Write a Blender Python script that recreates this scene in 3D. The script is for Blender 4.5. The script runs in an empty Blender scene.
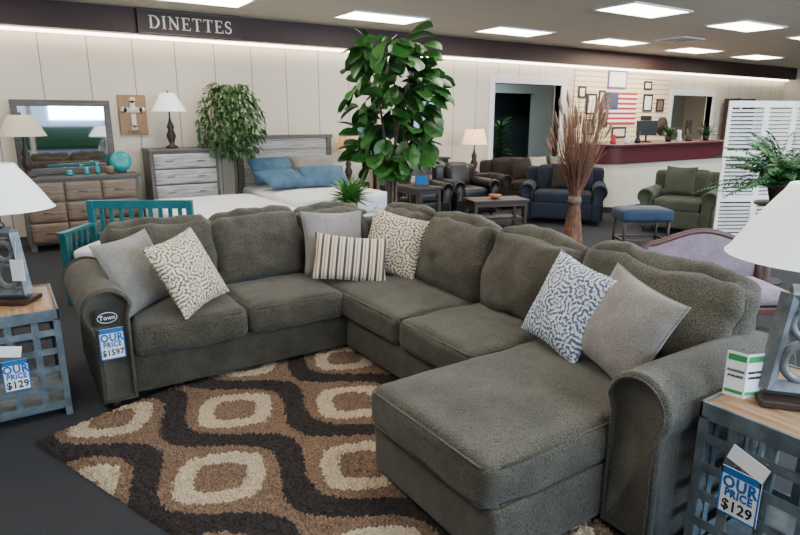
import bpy, math, random
from mathutils import Vector, Matrix, noise
random.seed(4)
D=bpy.data
COL=bpy.context.scene.collection
pi=math.pi
R=math.radians

# ---------------------------------------------------------------- node helper
class NB:
    def __init__(s,name,rough=.6,metal=0.0,sheen=0.0):
        s.mat=D.materials.new(name); s.mat.use_nodes=True
        s.t=s.mat.node_tree; s.n=s.t.nodes; s.b=s.n['Principled BSDF']
        s.b.inputs['Roughness'].default_value=rough
        s.b.inputs['Metallic'].default_value=metal
        if sheen:
            s.b.inputs['Sheen Weight'].default_value=sheen
            s.b.inputs['Sheen Roughness'].default_value=.45
        s.tc=s.n.new('ShaderNodeTexCoord')
    def link(s,a,b): s.t.links.new(a,b)
    def put(s,sock,v):
        if isinstance(v,(int,float)): sock.default_value=v
        elif isinstance(v,(tuple,list)):
            sock.default_value=tuple(v)+((1,) if len(v)==3 and len(sock.default_value)==4 else ())
        else: s.link(v,sock)
    def m(s,op,a,b=0.0,c=None):
        n=s.n.new('ShaderNodeMath'); n.operation=op
        s.put(n.inputs[0],a); s.put(n.inputs[1],b)
        if c is not None: s.put(n.inputs[2],c)
        return n.outputs[0]
    def mix(s,f,a,b):
        n=s.n.new('ShaderNodeMix'); n.data_type='RGBA'
        s.put(n.inputs[0],f); s.put(n.inputs[6],a); s.put(n.inputs[7],b)
        return n.outputs[2]
    def mapped(s,scale=(1,1,1),rot=(0,0,0)):
        n=s.n.new('ShaderNodeMapping'); s.link(s.tc.outputs['Object'],n.inputs[0])
        n.inputs['Scale'].default_value=scale; n.inputs['Rotation'].default_value=rot
        return n.outputs[0]
    def noise(s,scale,vec=None,detail=3,rough=.5):
        n=s.n.new('ShaderNodeTexNoise'); s.link(vec or s.tc.outputs['Object'],n.inputs['Vector'])
        n.inputs['Scale'].default_value=scale; n.inputs['Detail'].default_value=detail
        n.inputs['Roughness'].default_value=rough
        return n.outputs[0]
    def voro(s,scale,vec=None,feat='F1'):
        n=s.n.new('ShaderNodeTexVoronoi'); n.feature=feat; s.link(vec or s.tc.outputs['Object'],n.inputs['Vector'])
        n.inputs['Scale'].default_value=scale
        return n.outputs['Distance']
    def smooth(s,v,a,b):
        n=s.n.new('ShaderNodeMapRange'); s.put(n.inputs[0],v)
        n.inputs[1].default_value=a; n.inputs[2].default_value=b
        return n.outputs[0]
    def color(s,c): s.put(s.b.inputs['Base Color'],c)
    def bump(s,h,strength=.3,dist=.01):
        n=s.n.new('ShaderNodeBump'); n.inputs['Strength'].default_value=strength
        n.inputs['Distance'].default_value=dist
        s.link(h,n.inputs['Height']); s.link(n.outputs[0],s.b.inputs['Normal'])
    def xyz(s,vec=None):
        n=s.n.new('ShaderNodeSeparateXYZ'); s.link(vec or s.tc.outputs['Object'],n.inputs[0])
        return n.outputs

def plain(name,c,c2=None,scale=8,rough=.6,metal=0,bs=0,bscale=60,sheen=0,dist=.005):
    n=NB(name,rough,metal,sheen)
    c2=c2 or tuple(x*.8 for x in c)
    n.color(n.mix(n.smooth(n.noise(scale),.3,.7),c,c2))
    if bs: n.bump(n.noise(bscale,detail=2),bs,dist)
    return n.mat
def wood(name,c,c2,axis=0,scale=3,rough=.5,stretch=14,bs=.15):
    n=NB(name,rough)
    sc=[stretch]*3; sc[axis]=1
    v=n.noise(scale,n.mapped(tuple(sc)),4,.6)
    n.color(n.mix(n.smooth(v,.35,.65),c,c2)); n.bump(v,bs,.004)
    return n.mat
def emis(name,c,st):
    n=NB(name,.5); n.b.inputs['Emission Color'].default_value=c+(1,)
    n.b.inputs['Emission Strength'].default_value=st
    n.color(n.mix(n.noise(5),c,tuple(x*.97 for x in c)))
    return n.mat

# ---------------------------------------------------------------- mesh helper
class M:
    def __init__(s): s.v=[];s.f=[];s.mi=[];s.sm=[]
    def add(s,vs,fs,mi=0,T=None,sm=True):
        o=len(s.v)
        for p in vs:
            p=Vector(p)
            if T is not None: p=T@p
            s.v.append(p)
        for f in fs:
            s.f.append([i+o for i in f]); s.mi.append(mi); s.sm.append(sm)
        return s
    def box(s,c,d,mi=0,T=None):
        x,y,z=c; a,b,e=d[0]/2,d[1]/2,d[2]/2
        vs=[(x+i*a,y+j*b,z+k*e) for i in(-1,1) for j in(-1,1) for k in(-1,1)]
        return s.add(vs,[(0,1,3,2),(4,6,7,5),(0,4,5,1),(2,3,7,6),(0,2,6,4),(1,5,7,3)],mi,T,False)
    def bb(s,x0,x1,y0,y1,z0,z1,mi=0,T=None):
        return s.box(((x0+x1)/2,(y0+y1)/2,(z0+z1)/2),(x1-x0,y1-y0,z1-z0),mi,T)
    def tube(s,path,rad,n=8,mi=0,T=None,sm=True):
        vs=[];fs=[]
        P=[Vector(p) for p in path]
        if not isinstance(rad,(list,tuple)): rad=[rad]*len(P)
        ref=None
        for i,p in enumerate(P):
            d=(P[min(i+1,len(P)-1)]-P[max(i-1,0)]).normalized()
            if ref is None: ref=Vector((0,0,1)) if abs(d.z)<.9 else Vector((1,0,0))
            a=d.cross(ref)
            if a.length<1e-4: a=d.cross(Vector((0,1,0)))
            a.normalize(); b=a.cross(d).normalized()
            ref=b
            for k in range(n):
                t=2*pi*k/n
                vs.append(p+rad[i]*(math.cos(t)*a+math.sin(t)*b))
        for i in range(len(P)-1):
            for k in range(n):
                fs.append((i*n+k,i*n+(k+1)%n,(i+1)*n+(k+1)%n,(i+1)*n+k))
        fs.append(tuple(range(n))[::-1]); fs.append(tuple((len(P)-1)*n+k for k in range(n)))
        return s.add(vs,fs,mi,T,sm)
    def lathe(s,prof,n=24,mi=0,T=None,cap=True,sq=None):
        vs=[];fs=[]
        for r,z in prof:
            for k in range(n):
                t=2*pi*k/n
                vs.append((r*math.cos(t),r*math.sin(t),z))
        for i in range(len(prof)-1):
            for k in range(n):
                fs.append((i*n+k,i*n+(k+1)%n,(i+1)*n+(k+1)%n,(i+1)*n+k))
        if cap:
            fs.append(tuple(range(n))[::-1]); fs.append(tuple((len(prof)-1)*n+k for k in range(n)))
        return s.add(vs,fs,mi,T)
    def grid(s,fn,nu,nv,mi=0,T=None,sm=True):
        vs=[fn(i/nu,j/nv) for i in range(nu+1) for j in range(nv+1)]
        w=nv+1
        fs=[(i*w+j,(i+1)*w+j,(i+1)*w+j+1,i*w+j+1) for i in range(nu) for j in range(nv)]
        return s.add(vs,fs,mi,T,sm)
    def rbox(s,c,d,r=.04,bulge=(0,0,0),n=12,mi=0,T=None,wr=0,seed=0):
        idx={};vs=[];fs=[]
        h=[x/2 for x in d]
        r=min(r,min(h)*.98)
        def vid(i,j,k):
            key=(i,j,k)
            if key in idx: return idx[key]
            p=[math.sin(pi/2*(2*a/n-1)) for a in key]
            q=Vector([p[a]*h[a] for a in range(3)])
            inn=Vector([max(-(h[a]-r),min(h[a]-r,q[a])) for a in range(3)])
            dd=q-inn
            if dd.length>1e-9: q=inn+dd.normalized()*r
            m=[(1-p[1]**2)*(1-p[2]**2),(1-p[0]**2)*(1-p[2]**2),(1-p[0]**2)*(1-p[1]**2)]
            for a in range(3):
                q[a]+=p[a]*bulge[a]*m[a]**.7
            if wr:
                nv=noise.noise_vector(q*5+Vector((seed*3.1,seed,0)))
                nv2=noise.noise_vector(q*13+Vector((seed*1.1,seed,5)))
                q+=nv*wr+nv2*wr*.4
            vs.append(q+Vector(c)); idx[key]=len(vs)-1
            return idx[key]
        for a in range(n):
            for b in range(n):
                for e,fl in((0,True),(n,False)):
                    for ax in range(3):
                        def k3(u,v):
                            if ax==0: return vid(e,u,v)
                            if ax==1: return vid(v,e,u)
                            return vid(u,v,e)
                        f=[k3(a,b),k3(a+1,b),k3(a+1,b+1),k3(a,b+1)]
                        fs.append(f[::-1] if fl else f)
        return s.add(vs,fs,mi,T)
    def pillow(s,w,h,t,n=18,mi=0,T=None,seed=0):
        for sd in(1,-1):
            def fn(a,b):
                u=math.sin(pi/2*(2*a-1));v=math.sin(pi/2*(2*b-1))
                x=u*w/2*(1-.09*(1-v*v)); z=v*h/2*(1-.09*(1-u*u))
                th=t/2*max(0,(1-u*u)*(1-v*v))**.42
                th+=.02*noise.noise(Vector((x*7+seed,z*7,sd)))*(1-u**4)*(1-v**4)
                return (x,-sd*th,z)
            if sd==1: s.grid(fn,n,n,mi,T)
            else: s.grid(lambda a,b:fn(b,a),n,n,mi,T)
        pts=[]
        for k in range(4):
            for i in range(10):
                a=-1+2*i/10
                u,v=[(a,-1),(1,a),(-a,1),(-1,-a)][k]
                pts.append((u*w/2*(1-.09*(1-v*v)),0,v*h/2*(1-.09*(1-u*u))))
        pts.append(pts[0]); s.tube(pts,.005,6,mi,T)
        return s
    def extrude(s,prof,y0,y1,round_=.0,mi=0,T=None,seg=1):
        n=len(prof); cx=sum(p[0] for p in prof)/n; cz=sum(p[1] for p in prof)/n
        L=[]
        if round_:
            for a in(0,30,60,90):
                L.append((y0+round_*(1-math.sin(R(a))),round_*(1-math.cos(R(a)))))
            for i in range(1,seg): L.append((y0+round_+(y1-y0-2*round_)*i/seg,0))
            for a in(90,60,30,0):
                L.append((y1-round_*(1-math.sin(R(a))),round_*(1-math.cos(R(a)))))
        else: L=[(y0,0),(y1,0)]
        vs=[];fs=[]
        for y,ins in L:
            for i,(x,z) in enumerate(prof):
                v=Vector((x-cx,z-cz)); l=v.length
                v=v*(max(l-ins,0)/l) if l>1e-6 else v
                vs.append((cx+v.x,y,cz+v.y))
        for i in range(len(L)-1):
            for k in range(n):
                fs.append((i*n+k,(i+1)*n+k,(i+1)*n+(k+1)%n,i*n+(k+1)%n))
        fs.append(tuple(range(n))); fs.append(tuple((len(L)-1)*n+k for k in range(n))[::-1])
        return s.add(vs,fs,mi,T)
    def leaf(s,T,L,W,droop=.3,mi=0,tip=1.0):
        us=[0,.12,.3,.5,.7,.88,1.0]
        ws=[.04,.42,.72,.95,1.0,.75,.10] if tip==1.0 else [.05,.6,.95,1.0,.8,.42,.03]
        vs=[]
        for u,w in zip(us,ws):
            z=-droop*L*u*u
            for k in(-1,-.5,0,.5,1):
                vs.append((k*W/2*w,u*L,z+abs(k)*W*.14*w))
        fs=[(i*5+k,i*5+k+1,(i+1)*5+k+1,(i+1)*5+k) for i in range(6) for k in range(4)]
        return s.add(vs,fs,mi,T)
    def ribbon(s,pts,wds,y,th):
        """flat stroke in the XZ plane"""
        P=[Vector((p[0],p[1])) for p in pts]; vs=[]
        for i,p in enumerate(P):
            d=(P[min(i+1,len(P)-1)]-P[max(i-1,0)]).normalized(); nn=Vector((-d.y,d.x))
            w=wds[i] if isinstance(wds,(list,tuple)) else wds
            a=p+nn*w/2; b=p-nn*w/2
            vs+=[(a.x,y,a.y),(b.x,y,b.y),(a.x,y+th,a.y),(b.x,y+th,b.y)]
        fs=[]
        for i in range(len(P)-1):
            o=4*i
            fs+=[(o,o+1,o+5,o+4),(o+2,o+6,o+7,o+3),(o,o+4,o+6,o+2),(o+1,o+3,o+7,o+5)]
        o=4*(len(P)-1); fs+=[(0,2,3,1),(o,o+1,o+3,o+2)]
        return s.add(vs,fs,sm=False)
    def obj(s,name,mats,parent=None,loc=(0,0,0),rot=(0,0,0),bevel=0,label=None,cat=None,kind=None,group=None):
        me=D.meshes.new(name); me.from_pydata([tuple(v) for v in s.v],[],s.f)
        if not isinstance(mats,(list,tuple)): mats=[mats]
        for m in mats: me.materials.append(m)
        me.polygons.foreach_set('material_index',s.mi)
        me.polygons.foreach_set('use_smooth',s.sm)
        me.update()
        o=D.objects.new(name,me); COL.objects.link(o)
        o.location=loc; o.rotation_euler=rot
        if parent is not None: o.parent=parent
        if bevel:
            b=o.modifiers.new('bevel','BEVEL'); b.width=bevel; b.segments=2
            b.limit_method='ANGLE'; b.angle_limit=R(50)
        tagit(o,label,cat,kind,group)
        return o
def tagit(o,label=None,cat=None,kind=None,group=None):
    if label: o['label']=label
    if cat: o['category']=cat
    if kind: o['kind']=kind
    if group: o['group']=group
def empty(name,label,cat,loc=(0,0,0),rz=0,group=None):
    e=D.objects.new(name,None); COL.objects.link(e); e.empty_display_size=.1
    e.location=loc; e.rotation_euler=(0,0,rz); tagit(e,label,cat,None,group)
    return e
def copytree(o,loc,rz=None,label=None):
    n=o.copy(); COL.objects.link(n); n.location=loc
    if rz is not None: n.rotation_euler=(0,0,rz)
    if label: n['label']=label
    def rec(src,dst):
        for ch in list(src.children):
            if ch==dst: continue
            c=ch.copy(); COL.objects.link(c); c.parent=dst
            rec(ch,c)
    rec(o,n)
    return n
def text(body,size,mat,parent,loc,rot,name='lettering',align='CENTER',ext=.001,sx=1,bold=0):
    cu=D.curves.new('t','FONT'); cu.body=body; cu.size=size; cu.align_x=align; cu.align_y='CENTER'; cu.extrude=ext
    cu.resolution_u=2; cu.offset=bold; cu.space_character=1+bold*12/size*.2
    to=D.objects.new('t',cu); COL.objects.link(to)
    bpy.context.view_layer.update()
    me=D.meshes.new_from_object(to.evaluated_get(bpy.context.evaluated_depsgraph_get()))
    D.objects.remove(to); D.curves.remove(cu)
    me.materials.clear(); me.materials.append(mat); me.name=name
    o=D.objects.new(name,me); COL.objects.link(o); o.parent=parent
    o.location=loc; o.rotation_euler=rot; o.scale=(sx,1,1)
    return o
def TR(loc=(0,0,0),rx=0,ry=0,rz=0):
    return Matrix.Translation(loc)@Matrix.Rotation(rz,4,'Z')@Matrix.Rotation(ry,4,'Y')@Matrix.Rotation(rx,4,'X')

# ---------------------------------------------------------------- materials
def fabric(name,c,c2,bs=.5,scale=90,sheen=.25,mott=.35,dist=.002):
    n=NB(name,.95,0,sheen)
    big=n.smooth(n.noise(6,detail=5,rough=.65),.38,.62)
    fine=n.smooth(n.noise(scale,n.mapped((1,1,1)),2,.7),.38,.62)
    a=n.mix(fine,c,c2)
    n.color(n.mix(n.m('MULTIPLY',big,mott),a,tuple(x*.5 for x in c)))
    n.bump(fine,bs,dist)
    return n.mat
SOFA=fabric('chenille_fabric',(.017,.0145,.0085),(.112,.100,.070),.65,190,.16,.45,.003)
GREYP=fabric('grey_linen',(.16,.147,.135),(.30,.28,.26),.3,200)
NAVY=fabric('navy_fabric',(.005,.008,.018),(.011,.016,.032),.3,sheen=.03)
BROWN=fabric('brown_fabric',(.014,.008,.006),(.028,.017,.012),.3,sheen=.03)
BLACKL=plain('black_leather',(.006,.005,.005),(.010,.009,.009),rough=.38,bs=.2,bscale=90)
OLIVE=fabric('olive_fabric',(.035,.042,.024),(.08,.09,.058),.4,sheen=.1)
LILAC=fabric('lilac_upholstery',(.17,.12,.15),(.25,.18,.22),.2)
WHITEF=plain('white_ticking',(.80,.80,.82),(.72,.72,.75),rough=.85,bs=.2,bscale=30)
BLUEP=plain('blue_pillowcase',(.03,.085,.16),(.06,.14,.23),rough=.8,bs=.2,bscale=20)
TEAL=plain('teal_paint',(.004,.10,.13),(.006,.13,.16),rough=.45)
DWOOD=wood('espresso_wood',(.022,.010,.006),(.040,.020,.012))
CHERRY=wood('cherry_wood',(.04,.010,.007),(.07,.018,.011))
RUST=wood('rustic_brown_wood',(.12,.078,.05),(.23,.16,.108))
GREYW=wood('weathered_grey_wood',(.20,.19,.185),(.46,.445,.43))
GFRAME=wood('dark_grey_wood',(.055,.049,.044),(.10,.09,.082))
TOPW=wood('reclaimed_table_top_wood',(.24,.125,.06),(.44,.27,.155),axis=1)
GALV=plain('galvanised_metal',(.18,.225,.25),(.08,.105,.125),scale=14,rough=.45,metal=.45,bs=.1,bscale=40)
STONE=plain('silver_grey_lamp_finish',(.25,.27,.29),(.12,.135,.15),scale=18,rough=.45,metal=.35,bs=.2,bscale=35)
SHADEW=emis('white_lamp_shade',(.86,.90,.95),.22)  # weak emission imitates light passing through the shade cloth
LEAF=plain('fiddle_leaf_green',(.010,.055,.008),(.038,.135,.022),scale=5,rough=.33)
LEAF2=plain('ficus_green',(.012,.055,.010),(.045,.13,.025),scale=9,rough=.5)
LEAF3=plain('fern_green',(.015,.08,.022),(.05,.17,.05),scale=9,rough=.55)
SUCC=plain('succulent_green',(.06,.22,.03),(.14,.36,.08),scale=20,rough=.45)
BARK=plain('bark',(.08,.055,.035),(.14,.10,.07),scale=20,rough=.85,bs=.5)
DRIED=plain('dried_reed',(.085,.034,.019),(.18,.082,.045),scale=20,rough=.8)
WHITEP=plain('white_paint',(.80,.79,.77),(.74,.73,.71),rough=.5)
PAPER=plain('white_paper',(.85,.86,.86),(.80,.81,.82),rough=.7)
BLUEK=plain('blue_print',(.004,.13,.42),(.004,.11,.38),scale=3)
INK=plain('black_ink',(.01,.01,.012),rough=.6)
GREENK=plain('green_print',(.03,.30,.08))
REDK=plain('red_print',(.45,.02,.03))
CREAM=plain('cream_paint',(.78,.72,.61),(.73,.67,.56),rough=.6)
MAROON=plain('maroon_paint',(.085,.007,.012),(.065,.005,.009),rough=.5)
SOFFIT=plain('plum_soffit_paint',(.038,.012,.011),(.030,.009,.008),rough=.6)
BRASS=plain('aged_metal',(.10,.09,.08),rough=.4,metal=.8)
TEALC=plain('teal_ceramic',(.01,.25,.28),(.02,.36,.38),rough=.25)
LIT=emis('lit_shade',(1.0,.62,.32),1.5)
mm=NB('mirror_glass',.03,1.0); mm.color(mm.mix(mm.noise(2),(.85,.87,.88),(.82,.84,.86))); MIRR=mm.mat

def damask(name,bg,fg,cell=.20,th=.25):
    n=NB(name,.9,0,.2)
    X,Y,Z=n.xyz()
    w=n.m('MULTIPLY',n.m('SUBTRACT',n.noise(14),.5),.16)
    w2=n.m('MULTIPLY',n.m('SUBTRACT',n.noise(11,n.mapped((1,1,1),(1.3,.4,.2))),.5),.16)
    U=n.m('ADD',n.m('ADD',n.m('DIVIDE',X,cell),10.0),w)
    V=n.m('ADD',n.m('ADD',n.m('DIVIDE',Z,cell),10.0),w2)
    def medal(off):
        u=n.m('SUBTRACT',n.m('FRACT',n.m('ADD',U,off)),.5)
        v=n.m('SUBTRACT',n.m('FRACT',n.m('ADD',V,off)),.5)
        r=n.m('SQRT',n.m('ADD',n.m('MULTIPLY',u,u),n.m('MULTIPLY',v,v)))
        return r,n.m('ARCTAN2',v,u)
    r,a=medal(0.0)
    pet=n.m('MULTIPLY',n.m('ABSOLUTE',n.m('SINE',n.m('MULTIPLY',a,4.0))),2.4)
    ring=n.m('SINE',n.m('ADD',n.m('MULTIPLY',r,44.0),pet))
    spoke=n.m('SINE',n.m('MULTIPLY',a,16.0))
    r2,a2=medal(.5)
    ring2=n.m('SINE',n.m('ADD',n.m('MULTIPLY',r2,46.0),n.m('MULTIPLY',n.m('SINE',n.m('MULTIPLY',a2,5.0)),2.0)))
    sel=n.m('LESS_THAN',r,.38)
    mix=n.m('ADD',n.m('MULTIPLY',n.m('ADD',ring,n.m('MULTIPLY',spoke,.7)),sel),n.m('MULTIPLY',ring2,n.m('SUBTRACT',1.0,sel)))
    lace=n.m('MULTIPLY',n.m('SUBTRACT',n.voro(95),.42),2.6)
    k=n.m('ADD',n.m('ADD',mix,lace),n.m('MULTIPLY',n.m('SUBTRACT',n.noise(60,detail=2),.5),2.6))
    n.color(n.mix(n.smooth(k,th-.3,th+.4),bg,fg)); n.bump(k,.15,.003)
    return n.mat
DAM1=damask('cream_damask',(.64,.56,.43),(.13,.10,.07),th=.3)
DAM2=damask('blue_damask',(.60,.65,.74),(.075,.10,.165),th=.2)
n=NB('striped_fabric',.9,0,.2); X,Y,Z=n.xyz()
s=n.m('FRACT',n.m('ADD',n.m('DIVIDE',X,.056),10.0))
c1=n.mix(n.m('LESS_THAN',n.m('ABSOLUTE',n.m('SUBTRACT',s,.3)),.16),(.62,.53,.41),(.06,.055,.05))
c1=n.mix(n.m('LESS_THAN',n.m('ABSOLUTE',n.m('SUBTRACT',s,.75)),.07),c1,(.26,.17,.10))
n.color(c1); n.bump(n.noise(150),.2,.003); STRIPE=n.mat

n=NB('wall_panel_paint',.75); X,Y,Z=n.xyz()
s=n.m('FRACT',n.m('ADD',n.m('DIVIDE',X,.56),20.3))
g=n.m('LESS_THAN',s,.024)
n.color(n.mix(g,n.mix(n.noise(1.2),(.68,.61,.50),(.62,.555,.455)),(.24,.21,.17)))
n.bump(n.m('SUBTRACT',1.0,g),.5,.005); WALLM=n.mat
PLAINWALL=plain('plain_wall_paint',(.62,.56,.47),(.57,.51,.43),scale=1.5,rough=.8)
BLUEWALL=plain('pale_blue_wall_paint',(.50,.60,.60),(.46,.55,.56),scale=1.5,rough=.8)
DARKWALL=plain('unlit_hallway_tone',(.06,.10,.10),(.05,.085,.085),scale=1.5,rough=.8)  # dark tone stands in for the shade beyond the inner doorway
n=NB('slat_wall',.7); X,Y,Z=n.xyz()
s=n.m('FRACT',n.m('ADD',n.m('DIVIDE',Z,.11),20.0)); g=n.m('LESS_THAN',s,.16)
n.color(n.mix(g,(.82,.69,.48),(.33,.24,.14))); SLAT=n.mat
n=NB('dark_carpet',.95); v=n.noise(140,detail=3)
n.color(n.mix(n.smooth(v,.35,.65),(.007,.008,.011),(.022,.024,.030))); n.bump(v,.6,.006); CARPET=n.mat
n=NB('ceiling_tile',.85); X,Y,Z=n.xyz()
gx=n.m('LESS_THAN',n.m('FRACT',n.m('ADD',n.m('DIVIDE',X,1.3),20.0)),.012)
gy=n.m('LESS_THAN',n.m('FRACT',n.m('ADD',n.m('DIVIDE',Y,.6),20.0)),.025)
g=n.m('MAXIMUM',gx,gy)
n.color(n.mix(g,n.mix(n.noise(60),(.62,.57,.48),(.55,.50,.42)),(.48,.43,.36))); CEIL=n.mat

# ---------------------------------------------------------------- room
def struct(m,name,mat,**k): return m.obj(name,mat,kind='structure',**k)
CZ=3.06; X0,X1,Y0,YB=-5.5,18.0,-6.0,5.7
struct(M().bb(X0,X1,Y0,10.4,-.1,0),'floor',CARPET)
struct(M().bb(X0,X1,Y0,10.4,CZ,CZ+.1),'ceiling',CEIL)
OA=(6.45,8.35,2.32); OB=(12.4,14.2,2.2)
w=M()
w.bb(X0,OA[0],YB,YB+.15,0,CZ).bb(OA[1],OB[0],YB,YB+.15,0,CZ).bb(OB[1],X1,YB,YB+.15,0,CZ)
w.bb(OA[0],OA[1],YB,YB+.15,OA[2],CZ).bb(OB[0],OB[1],YB,YB+.15,OB[2],CZ)
struct(w,'wall_back',WALLM)
struct(M().bb(X0-.15,X0,Y0,10.4,0,CZ),'wall_left',PLAINWALL)
struct(M().bb(X1,X1+.15,Y0,10.4,0,CZ),'wall_right',PLAINWALL)
w=M().bb(X0,X1,Y0-.15,Y0,0,.45).bb(X0,X1,Y0-.15,Y0,2.65,CZ)
for x in range(-5,18,2): w.bb(x-.06,x+.06,Y0-.15,Y0,.45,2.65)
struct(w,'wall_front',PLAINWALL)
w=M().bb(X0,9.3,8.85,9.0,0,CZ).bb(10.8,X1,8.85,9,0,CZ).bb(9.3,10.8,8.85,9,2.3,CZ)
struct(w,'wall_storeroom',BLUEWALL)
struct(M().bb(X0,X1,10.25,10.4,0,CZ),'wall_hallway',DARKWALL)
def casing(o,name):
    m=M(); a,b,h=o; t=.13
    m.bb(a-t,a,YB-.04,YB+.17,0,h+t).bb(b,b+t,YB-.04,YB+.17,0,h+t).bb(a,b,YB-.04,YB+.17,h,h+t)
    struct(m,name,WHITEP,bevel=.006)
casing(OA,'trim_1'); casing(OB,'trim_2')
struct(M().bb(11.6,11.7,YB+.16,8.84,0,CZ),'wall_divider',PLAINWALL)
struct(M().bb(X0,X1,5.42,YB-.01,2.74,CZ-.005),'trim_3',SOFFIT)
struct(M().bb(X0+.1,X1-.1,5.58,5.64,2.70,2.735),'trim_4',emis('cove_light',(1,.86,.66),12))
struct(M().bb(8.75,12.2,YB-.035,YB-.003,.2,2.68),'trim_5',SLAT)
struct(M().bb(X0,6.3,YB-.02,YB-.001,0,.12),'baseboard_back',GFRAME)
struct(M().bb(-30,40,-30,Y0-.16,-.14,-.04),'ground',plain('parking_asphalt',(.20,.20,.21),(.16,.16,.17),rough=.9))
M().rbox((0,0,.6),(40,1.0,1.2),.3,n=10,wr=.12).obj('hedge',LEAF2,loc=(2,-24,-.04),label='long clipped green hedge beyond the parking lot',cat='hedge')

# ceiling fixtures
PAN=emis('light_diffuser',(1.0,.94,.83),17.0)
first=None
for yy in(4.3,1.85,-.6,-3.05):
    for k in range(7):
        xx=-2.25+2.62*k
        if first is None:
            e=empty('ceiling_light','white rectangular fluorescent troffer recessed in grey ceiling','ceiling light',(xx,yy,CZ),group='rectangular ceiling lights')
            m=M(); m.bb(-.63,.63,-.33,-.30,-.02,0).bb(-.63,.63,.30,.33,-.02,0).bb(-.63,-.6,-.3,.3,-.02,0).bb(.6,.63,-.3,.3,-.02,0)
            m.obj('frame',WHITEP,e); M().bb(-.6,.6,-.3,.3,-.012,-.001).obj('diffuser',PAN,e)
            first=e
        else: copytree(first,(xx,yy,CZ))
e=empty('ceiling_vent','white louvred air vent in the ceiling','vent',(8.9,3.4,CZ))
m=M()
for i in range(9): m.box((0,-.24+i*.06,-.012),(.6,.035,.015),T=None)
m.obj('louvre',GREYW,e)
M().bb(-.33,.33,-.3,-.27,-.02,0).bb(-.33,.33,.27,.3,-.02,0).bb(-.33,-.3,-.27,.27,-.02,0).bb(.3,.33,-.27,.27,-.02,0).obj('frame',WHITEP,e)

# hanging sign with serif capitals
e=empty('department_sign','dark plum sign board reading dinettes, fixed to soffit','sign',(.575,5.38,2.90))
M().bb(-.7,.7,-.015,.035,-.17,.155).obj('board',SOFFIT,e,bevel=.005)
H=.165
def serif(word,total,z0,y):
    W_={'D':.80,'I':.36,'N':.86,'E':.68,'T':.74,'S':.56}
    gap=.13
    tw=sum(W_[c] for c in word)+gap*(len(word)-1)
    sx=total/tw/H
    m=M(); x=-total/2
    for c in word:
        def P(u,v): return (x+u*H*sx,z0+v*H)
        def st(a,b,w): m.ribbon([P(*a),P(*b)],w*H,y,.004)
        w=W_[c]
        if c=='I': st((.18,0),(.18,1),.15); st((.03,.97),(.33,.97),.06); st((.03,.03),(.33,.03),.06)
        if c=='T': st((.37,0),(.37,1),.15); st((.02,.965),(.72,.965),.07); st((.22,.03),(.52,.03),.06); st((.04,.78),(.04,1),.05); st((.70,.78),(.70,1),.05)
        if c=='E':
            st((.17,0),(.17,1),.15); st((.02,.965),(.60,.965),.07); st((.02,.035),(.64,.035),.07); st((.17,.52),(.46,.52),.06)
            st((.59,.78),(.59,1),.05); st((.64,0),(.64,.24),.05); st((.46,.42),(.46,.62),.05)
        if c=='N':
            st((.15,0),(.15,1),.07); st((.70,0),(.70,1),.07); st((.13,.97),(.70,.03),.16)
            st((0,.97),(.2,.97),.06); st((.02,.03),(.28,.03),.06); st((.56,.97),(.84,.97),.06)
        if c=='D':
            st((.17,0),(.17,1),.15); st((.02,.97),(.3,.97),.06); st((.02,.03),(.3,.03),.06)
            pts=[P(.28+.44*math.sin(R(a)),.5+.47*math.cos(R(a))) for a in range(0,181,12)]
            m.ribbon(pts,[(.06+.10*math.sin(R(a)))*H for a in range(0,181,12)],y,.004)
        if c=='S':
            pts=[P(.28+.19*math.cos(R(a)),.74+.22*math.sin(R(a))) for a in range(35,271,20)]
            pts+=[P(.28+.21*math.cos(R(a)),.26+.23*math.sin(R(a))) for a in range(80,-146,-20)]
            q=len(pts); m.ribbon(pts,[(.06+.09*math.sin(pi*i/(q-1)))*H for i in range(q)],y,.004)
            st((.47,.74),(.47,.99),.05); st((.06,.02),(.06,.28),.05)
        x+=(w+gap)*H*sx
    return m
serif('DINETTES',1.12,-.09,-.02).obj('lettering',CREAM,e)
m=M().bb(-.68,.68,-.019,-.015,.135,.142).bb(-.68,.68,-.019,-.015,-.155,-.148)
m.obj('border',BRASS,e)

# ---------------------------------------------------------------- rug
n=NB('shag_rug_pattern',.95,0,.05)
wob=n.m('MULTIPLY',n.m('SUBTRACT',n.noise(45,detail=2),.5),.10)
X,Y,Z=n.xyz()
u0=n.m('ADD',n.m('ADD',n.m('DIVIDE',Y,.47),wob),20.26)
v0=n.m('ADD',n.m('ADD',n.m('DIVIDE',X,.94),n.m('MULTIPLY',wob,.5)),20.60)
uf=n.m('PINGPONG',u0,1.0)
sn=n.m('SINE',n.m('MULTIPLY',v0,2*pi))
bd=n.m('ABSOLUTE',n.m('SUBTRACT',n.m('SUBTRACT',uf,.5),n.m('MULTIPLY',sn,.27)))
dark=n.m('LESS_THAN',bd,.165)
def med(cu,cv):
    a=n.m('ABSOLUTE',n.m('SUBTRACT',uf,cu))
    b=n.m('ABSOLUTE',n.m('SUBTRACT',n.m('FRACT',n.m('ADD',v0,.5-cv)),.5))
    a=n.m('POWER',n.m('DIVIDE',a,.50),1.4); b=n.m('POWER',n.m('DIVIDE',b,.25),1.4)
    return n.m('ADD',a,b)
d=n.m('MINIMUM',med(0,.25),med(1,.75))
cr=n.m('MULTIPLY',n.m('LESS_THAN',d,1.0),n.m('GREATER_THAN',d,.46))
tan=n.mix(n.smooth(n.noise(110,detail=3),.35,.65),(.10,.052,.028),(.34,.21,.13))
c=n.mix(cr,tan,n.mix(n.smooth(n.noise(110,detail=3),.35,.65),(.46,.34,.22),(.80,.67,.49)))
c=n.mix(dark,c,(.012,.004,.003))
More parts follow.
